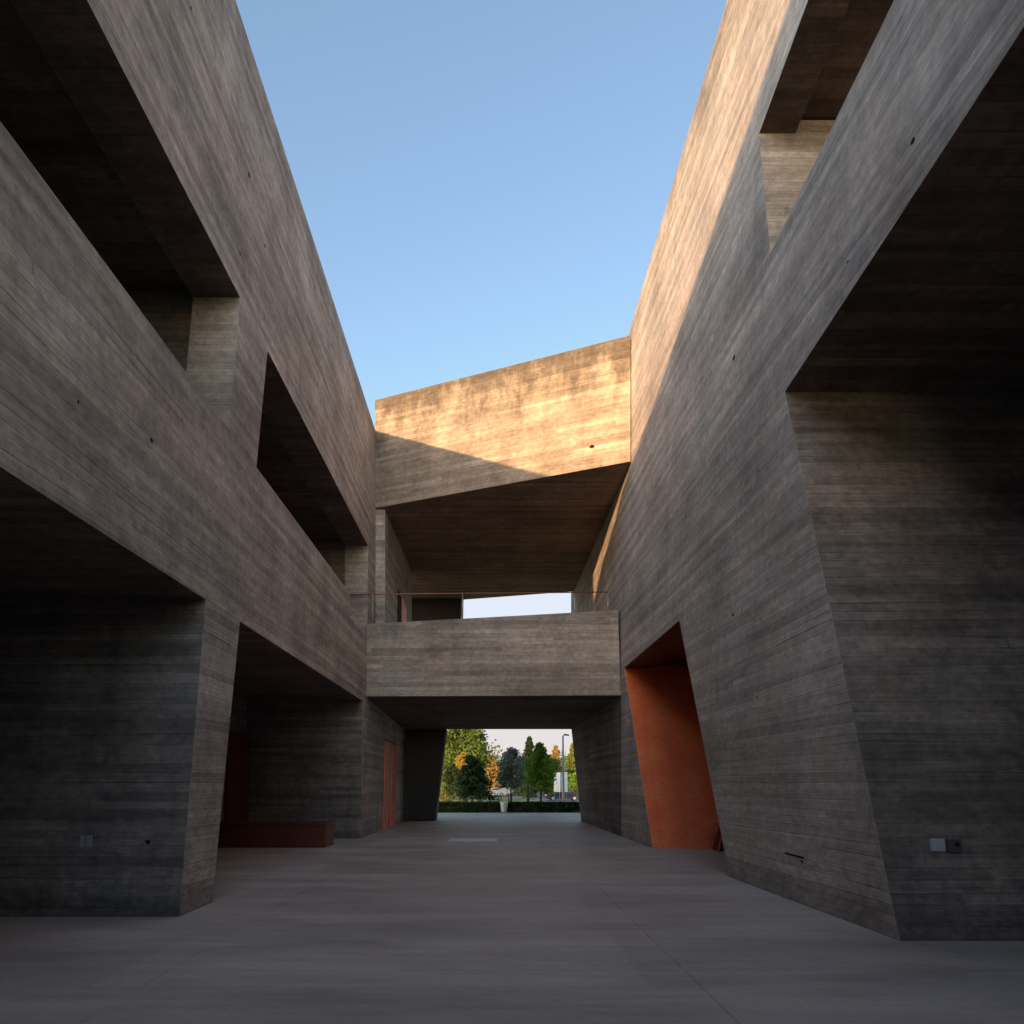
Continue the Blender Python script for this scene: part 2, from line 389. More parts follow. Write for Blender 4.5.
# passage wall: leans in towards the far end
bm = bmesh.new(); ny, nz = 14, 8; grid = []
for a in range(ny + 1):
    row = []
    for c in range(nz + 1):
        fy, fz = a / ny, c / nz
        y = YF + .002 + (25.2 - YF) * fy
        top = 4.25 + (3.86 - 4.25) * fy
        xb = 3.917 + (3.83 - 3.917) * fy; xt = 3.917 + (3.42 - 3.917) * fy
        row.append(((xb + (xt - xb) * fz), y, top * fz))
    grid.append(row)
vf = [[bm.verts.new(p) for p in r] for r in grid]
vb = [[bm.verts.new((4.9, p[1], p[2])) for p in r] for r in grid]
for a in range(ny):
    for c in range(nz):
        bm.faces.new((vf[a][c], vf[a + 1][c], vf[a + 1][c + 1], vf[a][c + 1]))
        bm.faces.new((vb[a][c], vb[a][c + 1], vb[a + 1][c + 1], vb[a + 1][c]))
for a in range(ny):
    bm.faces.new((vf[a][0], vb[a][0], vb[a + 1][0], vf[a + 1][0])); bm.faces.new((vf[a][nz], vf[a + 1][nz], vb[a + 1][nz], vb[a][nz]))
for c in range(nz):
    bm.faces.new((vf[0][c], vf[0][c + 1], vb[0][c + 1], vb[0][c])); bm.faces.new((vf[ny][c], vb[ny][c], vb[ny][c + 1], vf[ny][c + 1]))
finish('passage_side_wall', bm, CONC_SHADE, RW)

# copper lined doorway in the right wing
ND = None
def jamb(y, z, t=0.0): return y + z * (d1[0] - d0[0]) / 4.97
lin = hull8('doorway_lining', COPPER, RW, [(xr(14.8) + .006, 14.68, 0), (4.20, 14.68, 0), (4.34, jamb(14.68, 5.05), 5.05), (xr(17.7) + .006, jamb(14.68, 5.05), 5.05),
                                   (xr(14.8) + .03, 14.9, 0), (4.20, 14.9, 0), (4.34, jamb(14.9, 5.05), 5.05), (xr(17.7) + .006, jamb(14.9, 5.05), 5.05)], .004)
hull8('lining_panel', COPPER, RW, [(4.203, 14.68, 0), (9.0, 14.3, 0), (9.0, 17.3, 5.05), (4.343, jamb(14.68, 5.05), 5.05),
                              (4.203, 14.9, 0), (9.0, 14.6, 0), (9.0, 17.6, 5.05), (4.343, jamb(14.9, 5.05), 5.05)], .004)
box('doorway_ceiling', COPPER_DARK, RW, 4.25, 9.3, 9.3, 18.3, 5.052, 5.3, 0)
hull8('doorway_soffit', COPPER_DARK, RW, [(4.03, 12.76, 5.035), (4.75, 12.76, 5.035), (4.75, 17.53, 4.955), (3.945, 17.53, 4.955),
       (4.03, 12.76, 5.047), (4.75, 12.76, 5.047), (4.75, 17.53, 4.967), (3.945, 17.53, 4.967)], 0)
box('doorway_back_wall', COPPER, RW, 9.05, 9.3, 9.3, 17.6, 0, 5.05, 0)
hull8('lining_panel', COPPER, RW, [(4.63, 10.1, 0), (9.0, 10.1, 0), (9.0, 12.6, 5.0), (4.6, 12.6, 5.0),
                              (4.63, 9.9, 0), (9.0, 9.9, 0), (9.0, 12.4, 5.0), (4.6, 12.4, 5.0)], .004)

# slot and hatch low on the wall
def on_wall_patch(name, mat, parent, quad, depth, out=.004):
    pts = []
    for px, py in quad:
        y, z = on_right(px, py); pts.append((xr(y) - out, y, z))
    back = [(p[0] + depth, p[1], p[2]) for p in pts]
    return hull8(name, mat, parent, pts + back, 0)
SL = empty('wall_slot', (xr(8.2), 8.2, .7), 'thin black slot with a small latch low on the right concrete wall', 'wall slot')
on_wall_patch('slot', HOLE, SL, [(785, 852), (804, 857), (804, 859), (785, 853.6)], .03)
on_wall_patch('latch', HOLE, SL, [(800.5, 860), (803, 861), (803, 863.5), (801, 862)], .03)

# ------------------------------------------------------------------ bridge
BG = empty('footbridge', (0, 18, 4.2), 'level concrete footbridge spanning between the two wings above the passage', 'footbridge')
prism('parapet_wall', CONC, BG, [[(XL + .002, 4.2), (3.915, 4.22), (3.83, 6.77), (XL + .002, 6.38)]],
      lambda x, z: (x, 18.02 - .012 * (x + 3.7), z), lambda x, z: (x, 18.45, z), .018)
across('bridge_deck', CONC_SOFFIT_SHADE, BG, [(18.452, 4.18), (25.2, 3.86), (25.2, 5.5), (18.452, 5.5)], -3.71, 3.91, 0)
across('deck_extension', CONC_SOFFIT_SHADE, BG, [(25.202, 4.4), (25.202, 5.5), (30.3, 5.5), (30.3, 4.4)], -7, 4.4, 0)
# dark leaning gate pier at the far mouth of the passage
GP = empty('gate_pier', (-2.4, 25.4, 0), 'leaning pier clad in black metal at the left of the far passage mouth', 'pier')
hull8('pier_core', CONC_SHADE, GP, [(-3.58, 25.5, 0), (-2.30, 25.5, 0), (-1.85, 25.5, 3.9), (-3.58, 25.5, 3.9),
                          (-3.58, 26.3, 0), (-2.32, 26.3, 0), (-1.87, 26.3, 3.9), (-3.58, 26.3, 3.9)], .01)
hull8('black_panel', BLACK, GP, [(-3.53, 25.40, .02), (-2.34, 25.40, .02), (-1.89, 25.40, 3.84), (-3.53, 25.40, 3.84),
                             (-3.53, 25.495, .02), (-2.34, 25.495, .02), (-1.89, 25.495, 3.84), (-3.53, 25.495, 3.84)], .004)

# railing on the bridge
RL = empty('bridge_railing', (0, 18.15, 6.6), 'slim copper handrail on thin posts along the top of the footbridge', 'railing')
rz = 7.30
RAILM = simple('bronze_rail', (.42, .18, .11), .4, .4)
tube('handrail', RAILM, RL, [(-4.3, 18.13, rz - .02), (-3.55, 18.13, rz), (3.56, 18.10, rz + .06)], .017, 8)
for px, top in ((372.5, 6.42), (462.5, 6.50), (574.5, 6.62), (608, 6.68)):
    x = (px - CX) / F * 18.1
    tube('post', STEEL, RL, [(x, 18.12, top - .03), (x, 18.12, rz + .03)], .018, 6)

# ------------------------------------------------------------------ overhanging box
BX = empty('cantilevered_roof_box', (0, 18, 10.54), 'massive sunlit concrete box bridging the wings high above the footbridge', 'roof box')
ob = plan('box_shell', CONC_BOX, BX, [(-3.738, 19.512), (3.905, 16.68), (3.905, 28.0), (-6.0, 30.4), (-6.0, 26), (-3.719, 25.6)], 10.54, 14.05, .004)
TB = empty('terrace_back_wall', (-2.6, 29.8, 5.5), 'dark wall closing the left part of the bridge terrace', 'wall')
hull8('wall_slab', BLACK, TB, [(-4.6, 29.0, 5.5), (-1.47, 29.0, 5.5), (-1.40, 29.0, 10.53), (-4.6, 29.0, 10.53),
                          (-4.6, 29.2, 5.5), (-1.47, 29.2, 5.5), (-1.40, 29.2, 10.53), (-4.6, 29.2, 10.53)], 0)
hull8('wall_edge', CONC, TB, [(-1.468, 28.97, 5.5), (-1.36, 28.97, 5.5), (-1.29, 28.97, 10.53), (-1.398, 28.97, 10.53),
                         (-1.468, 29.22, 5.5), (-1.36, 29.22, 5.5), (-1.29, 29.22, 10.53), (-1.398, 29.22, 10.53)], 0)

# ------------------------------------------------------------------ bench, plates, small things
BN = empty('low_bench', (-5.4, 15.2, 0), 'long low dark red bench box against the wall of the left recess', 'bench')
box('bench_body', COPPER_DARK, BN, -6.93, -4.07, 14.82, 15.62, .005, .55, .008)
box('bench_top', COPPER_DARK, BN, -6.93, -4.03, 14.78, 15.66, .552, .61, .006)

CB = empty('copper_bench', (5.7, 14.3, 0), 'small copper ledge with a slanted leg inside the copper doorway', 'bench')
box('ledge_top', COPPER, CB, 5.16, 6.8, 13.95, 14.5, .60, .68, .006)
hull8('leg', COPPER_DARK, CB, [(5.33, 14.0, .01), (5.95, 14.0, .01), (5.95, 14.0, .598), (5.50, 14.0, .598),
                          (5.33, 14.4, .01), (5.95, 14.4, .01), (5.95, 14.4, .598), (5.50, 14.4, .598)])
tube('leg_trim', COPPER, CB, [(5.32, 13.98, .01), (5.36, 13.98, .2), (5.44, 13.98, .45), (5.52, 13.98, .598)], .02, 6)

def lean_pt(px, py, out):       # on the leaning wall of the right recess
    m = (8.36 - 6.08) / bz(8.36)
    # y = 6.08 + m z ; z = H + (CY-py)/F y
    s = (CY - py) / F; y = (6.08 + m * H) / (1 - m * s); z = H + s * y
    return ((px - CX) / F * y, y - out, z)
def plate(name, mat, quad, th, parent=None):
    f = [lean_pt(px, py, th) for px, py in quad]; b = [(p[0], p[1] + th + .01, p[2]) for p in f]
    return hull8(name, mat, parent, f + b, .002)
SW = empty('switch_plate', lean_pt(936, 845, 0), 'pale square switch plate on the wall of the dark right recess', 'switch')
plate('cover_plate', PLATE_W, [(930.5, 851), (944, 851), (942.5, 838.5), (928.5, 838.5)], .03, SW)
plate('rocker', PLATE_W, [(935.5, 848.5), (941, 848.5), (940, 841), (934.5, 841)], .036, SW)
SO = empty('wall_socket', lean_pt(953, 846, 0), 'dark grey socket box with a round black hole beside the pale switch plate', 'socket')
plate('socket_body', PLATE_G, [(946, 852), (960, 852), (959, 839), (945, 839)], .035, SO)
c = lean_pt(954.5, 844.3, .040)
bm = bmesh.new(); bmesh.ops.create_cone(bm, cap_ends=True, segments=16, radius1=.026, radius2=.026, depth=.008)
bmesh.ops.rotate(bm, verts=bm.verts, matrix=__import__('mathutils').Matrix.Rotation(R(90), 3, 'X')); bmesh.ops.translate(bm, verts=bm.verts, vec=c)
finish('socket_hole', bm, HOLE, SO)
def left_pt(px, py, out):
    m = .68 / 4.0; s = (CY - py) / F; y = (7.177 + m * H) / (1 - m * s); z = H + s * y
    return ((px - CX) / F * y, y - out, z)
for i, (x0, x1, lab) in enumerate(((80.5, 85.5, 'left one of the twin dim switches on the wall of the left recess'), (87, 92, 'right one of the twin dim switches on the wall of the left recess'))):
    f = [left_pt(px, py, .02) for px, py in ((x0, 847), (x1, 847), (x1 + .8, 835.5), (x0 + .8, 835.5))]
    o = hull8('wall_switch', simple('faint_switch', (.36, .36, .38), .5), None, f + [(p[0], p[1] + .03, p[2]) for p in f], .002)
    tag(o, lab, 'switch', 'twin switches on the left recess wall')

# formwork tie holes: small pits with broken rims, parts of the walls
def disc(name, parent, c, n, r, squash=1.0):
    n = Vector(n).normalized(); s = n.cross(Vector((0, 0, 1))).normalized(); t = s.cross(n)
    bm = bmesh.new(); rng = random.Random(hash(tuple(round(q * 100) for q in c)))
    c = Vector(c)
    ring = [bm.verts.new(c + n * .004 + (s * math.cos(a) * squash + t * math.sin(a)) * r * rng.uniform(.75, 1.2)) for a in [k * math.pi / 6 for k in range(12)]]
    ring2 = [bm.verts.new(v.co - n * .03) for v in ring]
    bm.faces.new(ring); bm.faces.new(ring2[::-1])
    for k in range(12): bm.faces.new((ring[k], ring2[k], ring2[(k + 1) % 12], ring[(k + 1) % 12]))
    return finish(name, bm, HOLE, parent)
for px, py, r in ((249, 175, .040), (265, 246, .028), (240, 254, .018), (191, 8, .02), (151.5, 440.5, .028), (78, 402, .014)):
    y, z = on_left(px, py); disc('tie_hole', LW, (XL, y, z), (1, 0, 0), r, .8)
for px, py, r in ((734, 358, .04), (913, 141, .03), (733, 615, .028), (742, 610, .016), (757, 697, .02), (848, 262, .014)):
    y, z = on_right(px, py); disc('tie_hole', RW, (xr(y), y, z), (-1, 0, 0), r, 1.0)
disc('tie_hole', LW, left_pt(148, 842, .0), (0, -1, 0), .03)
p = (592 - CX) / F; yb = 18.13 / (1 + .373 * p)
disc('tie_hole', BX, (p * yb, yb - .004, H + (CY - 446.5) / F * yb), (-.35, -.94, 0), .05, 1.6)

# ------------------------------------------------------------------ ground
tag(box('floor_patch', simple('pale_floor_patch', (.75, .70, .64), .6, 0, .08, 6), None, -1.15, .2, 16.4, 17.3, -.01, .006, .002),
    'flat pale rectangular patch on the courtyard floor before the passage', 'floor cover')  # thin sheet, paler than the floor around it
bm = bmesh.new()
v = [bm.verts.new(p) for p in ((-30, -30, 0), (30, -30, 0), (30, 32.2, 0), (-30, 32.2, 0))]; bm.faces.new(v)
tag(finish('courtyard_floor', bm, FLOOR), 'smooth grey concrete floor of the courtyard', None, None, 'structure')

def grass_mat():
    t = NT('lawn'); g = t.new('ShaderNodeNewGeometry'); P = g.outputs['Position']
    n = t.noise(P, .35, 5.0); n2 = t.noise(P, 9.0, 4.0)
    c = t.mix(t.rng(n, .35, .65, 0, 1), (.11, .17, .035), (.19, .21, .06))
    t.base(t.mix(t.rng(n2, .4, .7, 0, .6), c, (.03, .05, .014))); t.setp(Roughness=.9); t.bump(n2, .8, .05); return t.m
GRASS = grass_mat()
# one far sheet: lawn near, then land reaching the horizon, dipping a little towards the road
def gz(x, y):
    if y < 44: return -.02
    return -.02 - .6 * min(1, (y - 44) / 12)
bm = bmesh.new()
xs = [-1500, -400, -120] + [-60 + 4 * i for i in range(31)] + [120, 400, 1500]
ys = [-1500, -400, -60, -20, 20, 32.1, 32.7, 33.4, 34.2] + [35 + 1.6 * i for i in range(12)] + [58, 64, 72, 90, 120, 200, 500, 1500, 4000]
gv = [[bm.verts.new((x, y, gz(x, y) if y > 30 else -.02)) for x in xs] for y in ys]
for a in range(len(ys) - 1):
    for b_ in range(len(xs) - 1):
        bm.faces.new((gv[a][b_], gv[a][b_ + 1], gv[a + 1][b_ + 1], gv[a + 1][b_]))
tag(finish('ground', bm, GRASS, None, 0, True), 'grassy ground beyond the courtyard', None, None, 'structure')
ROADM = simple('pale_asphalt', (.17, .165, .16), .8, 0, .1, .8)
bm = bmesh.new()
vv = [bm.verts.new(p) for p in ((6.2, 60, -.60), (90, 60, -.60), (120, 124, -.60), (-120, 124, -.60), (-90, 92, -.60), (6.0, 88, -.60))]; bm.faces.new(vv)
tag(finish('road', bm, ROADM), 'pale paved road and car park beyond the lawn', None, None, 'structure')

# ------------------------------------------------------------------ vegetation
def leaf_mat(name, a, b):
    t = NT(name)
    oi = t.new('ShaderNodeNewGeometry')
    r = oi.outputs['Random Per Island']
    n = t.noise(oi.outputs['Position'], .9, 3.0)
    c = t.mix(r, a, b)
    t.base(t.mix(t.rng(n, .4, .7, 0, .35), c, tuple(x * .75 for x in a)))
    t.setp(Roughness=.65)
    t.b.inputs['Specular IOR Level'].default_value = .2
    tr = t.new('ShaderNodeBsdfTranslucent'); t.put(tr, 0, c)
    mx = t.new('ShaderNodeMixShader'); mx.inputs[0].default_value = .3
    t.t.links.new(t.b.outputs[0], mx.inputs[1]); t.t.links.new(tr.outputs[0], mx.inputs[2])
    t.t.links.new(mx.outputs[0], t.n['Material Output'].inputs[0])
    return t.m
LEAF = dict(
    green=leaf_mat('leaf_bright_green', (.14, .28, .03), (.27, .42, .06)),
    mid=leaf_mat('leaf_mid_green', (.07, .13, .025), (.16, .22, .045)),
    dark=leaf_mat('leaf_dark_green', (.02, .05, .022), (.045, .085, .03)),
    blue=leaf_mat('leaf_blue_grey', (.09, .135, .12), (.17, .22, .19)),
    yellow=leaf_mat('leaf_yellow', (.26, .20, .03), (.42, .32, .05)),
    orange=leaf_mat('leaf_orange', (.30, .19, .06), (.40, .29, .10)),
    olive=leaf_mat('leaf_olive', (.12, .16, .03), (.24, .26, .055)),
    hedge=leaf_mat('leaf_hedge', (.022, .045, .014), (.05, .09, .024)))
BARK = simple('bark', (.06, .045, .035), .9, 0, .3, 8, .5)

def leaf(bm, c, s, rng):
    n = Vector((rng.gauss(0, 1), rng.gauss(0, 1), rng.gauss(0, 1) + .4)).normalized()
    a = n.orthogonal().normalized(); b = n.cross(a)
    th = rng.uniform(0, 6.28); a, b = a * math.cos(th) + b * math.sin(th), b * math.cos(th) - a * math.sin(th)
    w = s * rng.uniform(.6, 1.2); l = s * rng.uniform(.9, 1.6)
    bm.faces.new([bm.verts.new(c + a * l * .5), bm.verts.new(c + b * w * .35 + a * .05 * l), bm.verts.new(c - a * l * .5), bm.verts.new(c - b * w * .35)])

def tree(name, label, x, y, h, w, clear, leafm, kind='broad', n=2600, ls=.16, group='trees beyond the passage', seed=0, z0=None, cat='tree', lean=0.0):
    rng = random.Random(seed + int(x * 37) + int(y * 11))
    z = gz(x, y) if z0 is None else z0
    root = empty(name, (x, y, z), label, cat, group)
    tb = bmesh.new(); lb = bmesh.new()
    tr = max(.03, h * .016)
    pts = [Vector((x + lean * t_ * h + rng.uniform(-.03, .03) * h * t_, y + rng.uniform(-.02, .02) * h * t_, z - .1 + h * .95 * t_)) for t_ in (0, .2, .4, .6, .8, 1)]
    add_tube(tb, pts, [tr * 1.5, tr, tr * .8, tr * .55, tr * .35, tr * .12], 7)
    tips = []
    cl = clear * h
    nb = {'cone': 34, 'oval': 44}.get(kind, 30)
    for i in range(nb):
        f = (i + .5) / nb
        zz = z + cl + (h - cl) * f * .93
        ti = (zz - z) / (h * .95) * 5; k = min(4, int(ti)); base = pts[k].lerp(pts[k + 1], min(1, ti - k))
        if kind == 'cone': rad = w * .5 * (1 - f) ** .8 + .05 * w
        elif kind == 'oval': rad = w * .5 * (math.sin(math.pi * min(1, (f * .88 + .14))) ** .7) * rng.uniform(.75, 1.1) * (1.12 - .75 * f ** 1.5)
        else: rad = w * .5 * (math.sin(math.pi * min(1, f * .8 + .17)) ** .6) * rng.uniform(.7, 1.12)
        an = i * 2.4 + rng.uniform(-.5, .5)
        up = -.12 if kind == 'cone' else rng.uniform(.1, .45)
        tip = base + Vector((math.cos(an) * rad, math.sin(an) * rad, up * rad))
        add_tube(tb, [base, base.lerp(tip, .55) + Vector((0, 0, .04 * rad)), tip], [tr * .35 * (1.1 - f), tr * .2 * (1.1 - f), tr * .06], 5)
        tips.append((base, tip, rad))
    n = int(n * 1.7); ls *= 1.12; per = n // len(tips)
    for base, tip, rad in tips:
        cs = [(base.lerp(tip, q), max(.12 * w, rad * .46) * rng.uniform(.75, 1.2)) for q in (.5, .8, 1.0)]
        if kind == 'cone': cs = [(base.lerp(tip, q), max(.06 * w, rad * .26)) for q in (.25, .5, .75, .95)]
        for c, cr in cs:
            for _ in range(per // len(cs)):
                v = Vector((rng.gauss(0, 1), rng.gauss(0, 1), rng.gauss(0, .75))); v = v.normalized() * cr * rng.random() ** .45
                leaf(lb, c + v, ls, rng)
    link_t = bpy.data.meshes.new('trunk'); tb.to_mesh(link_t); tb.free(); link('trunk', link_t, BARK, root)
    me = bpy.data.meshes.new('crown'); lb.to_mesh(me); lb.free(); link('crown', me, LEAF[leafm], root)
    return root
def gx(px, y): return (px - CX) / F * y
def th(py, y, z): return H + (CY - py) / F * y - z

def T(px, py_top, y, wpx, clear, m, kind, label, n=2600, ls=.16, **k):
    x = gx(px, y); z = gz(x, y) if y > 32.3 else 0
    h = th(py_top, y, z)
    return tree('tree', label, x, y, h, wpx / F * y, clear, m, kind, n, ls, **k)
T(541, 740, 33.2, 31, .36, 'green', 'oval', 'young bright green tree on a thin trunk right in front of the hedge', 3600, .11)
T(528, 733, 44, 19, .33, 'olive', 'oval', 'taller slender tree just behind the bright green young tree', 1500, .14)
T(511, 746, 41, 27, .33, 'blue', 'broad', 'blue grey tree left of the bright green tree', 3000, .13)
T(472, 752, 39.5, 46, .24, 'dark', 'cone', 'broad dark conifer standing on the lawn at left', 5200, .13)
T(452, 762, 44, 16, .30, 'dark', 'broad', 'small dark tree at the left edge of the passage mouth', 1600, .14)
T(466, 722, 52, 46, .26, 'mid', 'broad', 'tall full tree rising behind the dark conifer', 5200, .24)
T(440, 726, 60, 40, .16, 'olive', 'broad', 'tall yellowish green tree half hidden by the passage pier', 3600, .26)
T(462, 751, 47, 20, .28, 'yellow', 'broad', 'low yellow leaved tree glowing behind the conifer', 2000, .18)
T(490, 754, 100, 26, .05, 'orange', 'broad', 'distant orange autumn tree behind the car park', 2200, .4)
T(503, 762, 110, 22, .05, 'olive', 'broad', 'lower distant yellow green tree left of the blue grey tree', 1800, .4)
T(520, 758, 105, 20, .05, 'mid', 'broad', 'distant green tree seen between the blue grey and bright green trees', 1600, .4)
T(556, 742, 98, 17, .06, 'orange', 'oval', 'tall orange tinged tree left of the lamp post', 2200, .3)
T(573, 740, 96, 20, .06, 'olive', 'oval', 'tall yellow green tree right of the lamp post', 2400, .3)
T(551, 757, 88, 24, .05, 'dark', 'broad', 'dark green rounded tree behind the white panels', 2200, .34)
T(588, 738, 82, 24, .05, 'mid', 'broad', 'tall tree mostly hidden by the right passage wall', 1800, .34)
T(410, 735, 70, 40, .06, 'mid', 'broad', 'far tree hidden behind the black gate pier', 1800, .34)
T(575, 771, 86, 18, .02, 'green', 'broad', 'pale green bush at the right edge of the passage mouth', 1500, .16, cat='bush')
T(447, 779, 50, 14, .02, 'olive', 'broad', 'low bush beside the left edge of the passage mouth', 800, .14, cat='bush')
T(528, 776, 92, 22, .02, 'dark', 'broad', 'dark bush beyond the car park behind the slender tree', 900, .3, cat='bush')
# far wood
rng = random.Random(5); bm = bmesh.new()
for i in range(9000):
    x = rng.uniform(-90, 110); y = rng.uniform(128, 150)
    hh = 7.6 + 2.6 * noise.noise(Vector((x * .09, 2.0, 0))) + 1.6 * noise.noise(Vector((x * .3, 7.0, 0)))
    leaf(bm, Vector((x, y, -.6 + rng.random() ** .8 * hh)), 1.3, rng)
me = bpy.data.meshes.new('far_wood'); bm.to_mesh(me); bm.free()
tag(link('far_wood', me, LEAF['mid']), 'far belt of trees on the horizon', None, None, 'stuff')

def hedge(x0, x1, label):
    bm = bmesh.new(); rng = random.Random(int(x0 * 7)); y0, y1, z1 = 33.0, 33.9, .50
    n = int((x1 - x0) * 2200)
    for i in range(n):
        x = rng.uniform(x0, x1); q = rng.random()
        if q < .45: c = Vector((x, y0 + rng.uniform(-.03, .1), rng.uniform(0, z1)))
        elif q < .65: c = Vector((x, rng.uniform(y0, y1), rng.uniform(0, z1)))
        elif q < .95: c = Vector((x, rng.uniform(y0, y1), z1 + rng.uniform(-.08, .05)))
        else: c = Vector((rng.choice((x0, x1)) + rng.uniform(-.05, .05), rng.uniform(y0, y1), rng.uniform(0, z1)))
        leaf(bm, c, .08, rng)
    me = bpy.data.meshes.new('hedge'); bm.to_mesh(me); bm.free()
    tag(link('hedge', me, LEAF['hedge']), label, 'hedge', 'clipped hedges along the forecourt')
hedge(-9.0, .52, 'long clipped dark hedge left of the white planter')
hedge(1.03, 11.0, 'clipped dark hedge right of the white planter')

# white planter standing in the gap of the hedge
WH = simple('white_paint', (.9, .9, .9), .5, 0, .04, 8)
PN = empty('planter', (.765, 32.75, 0), 'small tapered white planter standing in the gap of the hedge', 'planter')
bm = bmesh.new()
prof = [(.13, 0), (.17, .25), (.205, .50), (.225, .50), (.225, .54), (.195, .54), (.19, .46)]
seg = 20; rings = [[bm.verts.new((.765 + r * math.cos(6.2832 * k / seg), 32.75 + r * math.sin(6.2832 * k / seg), z + .01)) for k in range(seg)] for r, z in prof]
for a, b_ in zip(rings, rings[1:]):
    for k in range(seg): bm.faces.new((a[k], a[(k + 1) % seg], b_[(k + 1) % seg], b_[k]))
bm.faces.new(rings[0][::-1])
finish('pot', bm, WH, PN)
bm = bmesh.new(); bmesh.ops.create_circle(bm, cap_ends=True, segments=20, radius=.192); bmesh.ops.translate(bm, verts=bm.verts, vec=(.765, 32.75, .48))
finish('soil', bm, BARK, PN)

# lamp post
LP = empty('lamp_post', (4.12, 33.6, 0), 'tall thin white lamp post with a small arm at the right of the hedge', 'lamp post')
tube('pole', WH, LP, [(4.12, 33.6, 0), (4.12, 33.6, 1.2), (4.08, 33.6, 4.25)], [.085, .07, .05], 10)
tube('arm', simple('dark_lamp_metal', (.10, .10, .11), .5), LP, [(4.08, 33.6, 4.2), (4.2, 33.6, 4.33), (4.36, 33.6, 4.30)], .028, 8)
hull8('lamp_head', simple('lamp_head_grey', (.16, .16, .17), .5), LP, [(4.14, 33.52, 4.27), (4.42, 33.52, 4.24), (4.42, 33.52, 4.31), (4.14, 33.52, 4.35),
                          (4.14, 33.68, 4.27), (4.42, 33.68, 4.24), (4.42, 33.68, 4.31), (4.14, 33.68, 4.35)])
bm = bmesh.new(); add_box(bm, 3.98, 4.26, 33.46, 33.74, -.02, .06); finish('base_plate', bm, STEEL, LP, .01)

# bollard on the lawn
bo = tube('bollard', simple('dark_bollard', (.07, .06, .055), .7), None, [(gx(508.5, 62), 62, -.65), (gx(508.5, 62), 62, .45), (gx(508.5, 62), 62, .52)], [.09, .08, .03], 8)
tag(bo, 'short dark bollard on the lawn beside the blue grey tree', 'bollard')

# white sign panels on two posts behind the car
def panel_sign(px0, px1, y, z0, z1, label, m):
    x0, x1 = gx(px0, y), gx(px1, y); g0 = gz((x0 + x1) / 2, y)
    r = empty('sign_panel', ((x0 + x1) / 2, y, g0), label, 'sign', 'pale panels behind the car')
    box('panel', m, r, x0, x1, y, y + .06, z0, z1, .01)
    for x in (x0 + .08, x1 - .08): tube('post', STEEL, r, [(x, y + .09, g0 - .1), (x, y + .09, z1 - .05)], .03, 6)
panel_sign(554, 560.5, 58, H + (CY - 792) / F * 58, H + (CY - 772.5) / F * 58, 'white upright panel left of the lamp post pole', WH)
panel_sign(561.5, 567.5, 57, H + (CY - 792) / F * 57, H + (CY - 772) / F * 57, 'bluish white upright panel directly behind the lamp post pole', simple('bluish_panel', (.55, .62, .72), .5))

# parked vehicles
GLASS = simple('dark_car_glass', (.02, .022, .028), .12, 0, .05, 3)
TYRE = simple('tyre_rubber', (.02, .02, .02), .85); RIM = simple('wheel_rim', (.35, .35, .36), .35, .7)
LAMP = simple('headlight_glass', (.7, .7, .68), .15); TAIL = simple('tail_light_glass', (.35, .02, .02), .2)
def car(label, x, y, paint, prof, cabin, width=1.75, name='parked_car', cat='car', L=4.4, wheels=(.85, 3.5)):
    z = -.60; root = empty(name, (x, y, z), label, cat)
    W = width / 2
    bm = bmesh.new()
    n = len(prof); A = [[bm.verts.new((x + px, y + s * W * k_, z + pz)) for px, pz, k_ in prof] for s in (-1, 1)]
    for i in range(n):
        j = (i + 1) % n; bm.faces.new((A[0][i], A[0][j], A[1][j], A[1][i]))
    bm.faces.new(A[0][::-1]); bm.faces.new(A[1])
    body = finish('body', bm, paint, root, .05)
    # windows: side glass, windscreen, rear screen as parts
    for s in (-1, 1):
        q = [(x + a, y + s * (W * .93 + .012 - .10 * (b - .9)), z + b) for a, b in cabin]
        b2 = bmesh.new(); vv = [b2.verts.new(p) for p in q]; b2.faces.new(vv); 
        ww = [b2.verts.new((p[0], p[1] - s * .02, p[2])) for p in q]; b2.faces.new(ww[::-1])
        for i in range(len(q)):
            j = (i + 1) % len(q); b2.faces.new((vv[i], vv[j], ww[j], ww[i]))
        finish('window', b2, GLASS, root)
    for wx in wheels:
        for s in (-1, 1):
            b2 = bmesh.new(); bmesh.ops.create_cone(b2, cap_ends=True, segments=24, radius1=.32, radius2=.32, depth=.2)
            bmesh.ops.rotate(b2, verts=b2.verts, matrix=__import__('mathutils').Matrix.Rotation(R(90), 3, 'X')); bmesh.ops.translate(b2, verts=b2.verts, vec=(x + wx, y + s * (W - .06), z + .32))
            wobj = finish('wheel', b2, TYRE, root, .03)
            b2 = bmesh.new(); bmesh.ops.create_cone(b2, cap_ends=True, segments=18, radius1=.2, radius2=.18, depth=.03)
            bmesh.ops.rotate(b2, verts=b2.verts, matrix=__import__('mathutils').Matrix.Rotation(R(90), 3, 'X')); bmesh.ops.translate(b2, verts=b2.verts, vec=(x + wx, y + s * (W + .05), z + .32))
            finish('rim', b2, RIM, wobj)
    for s in (-1, 1):
        box('headlight', LAMP, root, x - .03, x + .14, y + s * W * .68 - .14, y + s * W * .68 + .14, z + .60, z + .76, .02)
        box('tail_light', TAIL, root, x + L - .12, x + L + .03, y + s * W * .72 - .12, y + s * W * .72 + .12, z + .7, z + .88, .02)
    return root
sedan = [(0, .25, .9), (0, .62, .86), (.12, .74, .9), (1.2, .90, .98), (1.35, .92, .98), (2.0, 1.36, .76), (2.9, 1.40, .76), (3.65, 1.02, .95), (4.3, .95, .92), (4.42, .7, .9), (4.4, .3, .9), (3.9, .2, 1), (.5, .2, 1)]
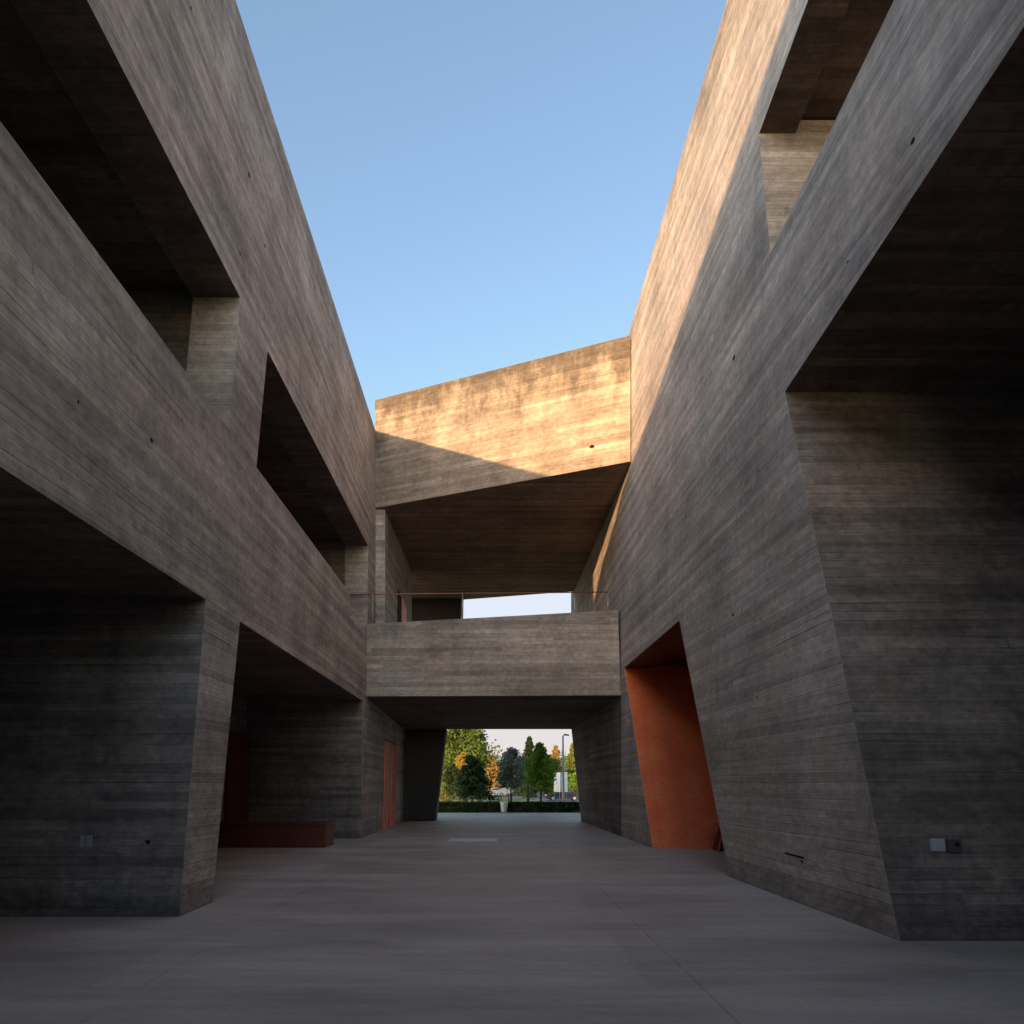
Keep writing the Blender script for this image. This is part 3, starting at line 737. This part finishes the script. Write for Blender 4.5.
scab = [(1.55, .95), (2.08, 1.29), (2.88, 1.33), (3.4, 1.0)]
NAVY = simple('navy_car_paint', (.018, .022, .05), .22, .1, .04, 2)
SILV = simple('silver_car_paint', (.42, .43, .44), .3, .4, .04, 2)
WHC = simple('white_car_paint', (.70, .70, .70), .3, 0, .03, 2)
car('dark navy saloon car parked on the road behind the lamp post', gx(545.5, 75), 75, NAVY, sedan, scab)
car('dark saloon car parked beyond the conifer at left', gx(455, 90), 90, simple('black_car_paint', (.02, .02, .022), .25), sedan, scab)
car('silver car parked in the middle of the car park', gx(480, 98), 98, SILV, sedan, scab)
van = [(0, .3, .95), (0, .8, .92), (.7, 1.1, .95), (1.25, 1.85, .88), (1.5, 2.0, .88), (4.9, 2.05, .9), (5.0, 1.9, .93), (5.0, .35, .97), (4.6, .25, 1), (.5, .25, 1)]
car('white delivery van parked behind the blue grey tree', gx(492, 108), 108, WHC, van, [(.95, 1.15), (1.35, 1.75), (2.1, 1.75), (2.1, 1.15)], 1.95, 'parked_van', 'van', 5.0, (.95, 3.9))

# ------------------------------------------------------------------ light
K, M = 2.4, .46
el = math.atan(M / math.hypot(1, K)); az = math.atan2(-1, -K)
w = bpy.data.worlds.new('World'); S.world = w; w.use_nodes = True
n = w.node_tree.nodes; sk = n.new('ShaderNodeTexSky'); sk.sky_type = 'NISHITA'; sk.sun_disc = False
sk.sun_elevation = el; sk.sun_rotation = az % (2 * math.pi); sk.air_density = 1.0; sk.dust_density = 1.1; sk.ozone_density = 1.5
L = w.node_tree.links
tc = n.new('ShaderNodeTexCoord'); sx = n.new('ShaderNodeSeparateXYZ'); L.new(tc.outputs['Generated'], sx.inputs[0])
mr = n.new('ShaderNodeMapRange'); L.new(sx.outputs[1], mr.inputs[0]); mr.inputs[1].default_value = -.1; mr.inputs[2].default_value = .5
dk = n.new('ShaderNodeMix'); dk.data_type = 'RGBA'; dk.blend_type = 'DARKEN'; 
cz = n.new('ShaderNodeMapRange'); L.new(sx.outputs[2], cz.inputs[0]); cz.inputs[1].default_value = .04; cz.inputs[2].default_value = .26
cm = n.new('ShaderNodeMix'); cm.data_type = 'RGBA'; cm.inputs[6].default_value = (1.68, 1.62, 1.64, 1); cm.inputs[7].default_value = (1.62, 1.84, 2.2, 1)
L.new(cz.outputs[0], cm.inputs[0]); L.new(cm.outputs[2], dk.inputs[7])
L.new(mr.outputs[0], dk.inputs[0]); L.new(sk.outputs[0], dk.inputs[6]); 
tm = n.new('ShaderNodeMix'); tm.data_type = 'RGBA'; tm.blend_type = 'MULTIPLY'; tm.inputs[0].default_value = 1; tm.inputs[7].default_value = (1.04, .995, .95, 1)
L.new(dk.outputs[2], tm.inputs[6]); L.new(tm.outputs[2], n['Background'].inputs[0]); n['Background'].inputs[1].default_value = .142
l = bpy.data.lights.new('sun', 'SUN'); l.energy = 2.25; l.angle = R(.5); l.color = (1.0, .60, .29)
lo = bpy.data.objects.new('sun', l); COL.objects.link(lo)
lo.rotation_euler = Vector((-1, -K, M)).to_track_quat('Z', 'Y').to_euler(); lo.location = (-20, -40, 30)

cam = bpy.data.cameras.new('camera'); co = bpy.data.objects.new('camera', cam); COL.objects.link(co); S.camera = co
co.location = (0, 0, H); co.rotation_euler = (R(90), 0, 0)
cam.sensor_width = 36; cam.lens = F / 1024 * 36
cam.shift_x = (512 - CX) / 1024; cam.shift_y = (CY - 512) / 1024
cam.clip_start = .1; cam.clip_end = 6000
S.view_settings.view_transform = 'Standard'; S.view_settings.look = 'None'
S.view_settings.gamma = 1; S.view_settings.exposure = 1.7
S.cycles.max_bounces = 8; S.cycles.diffuse_bounces = 6
S.cycles.use_denoising = True
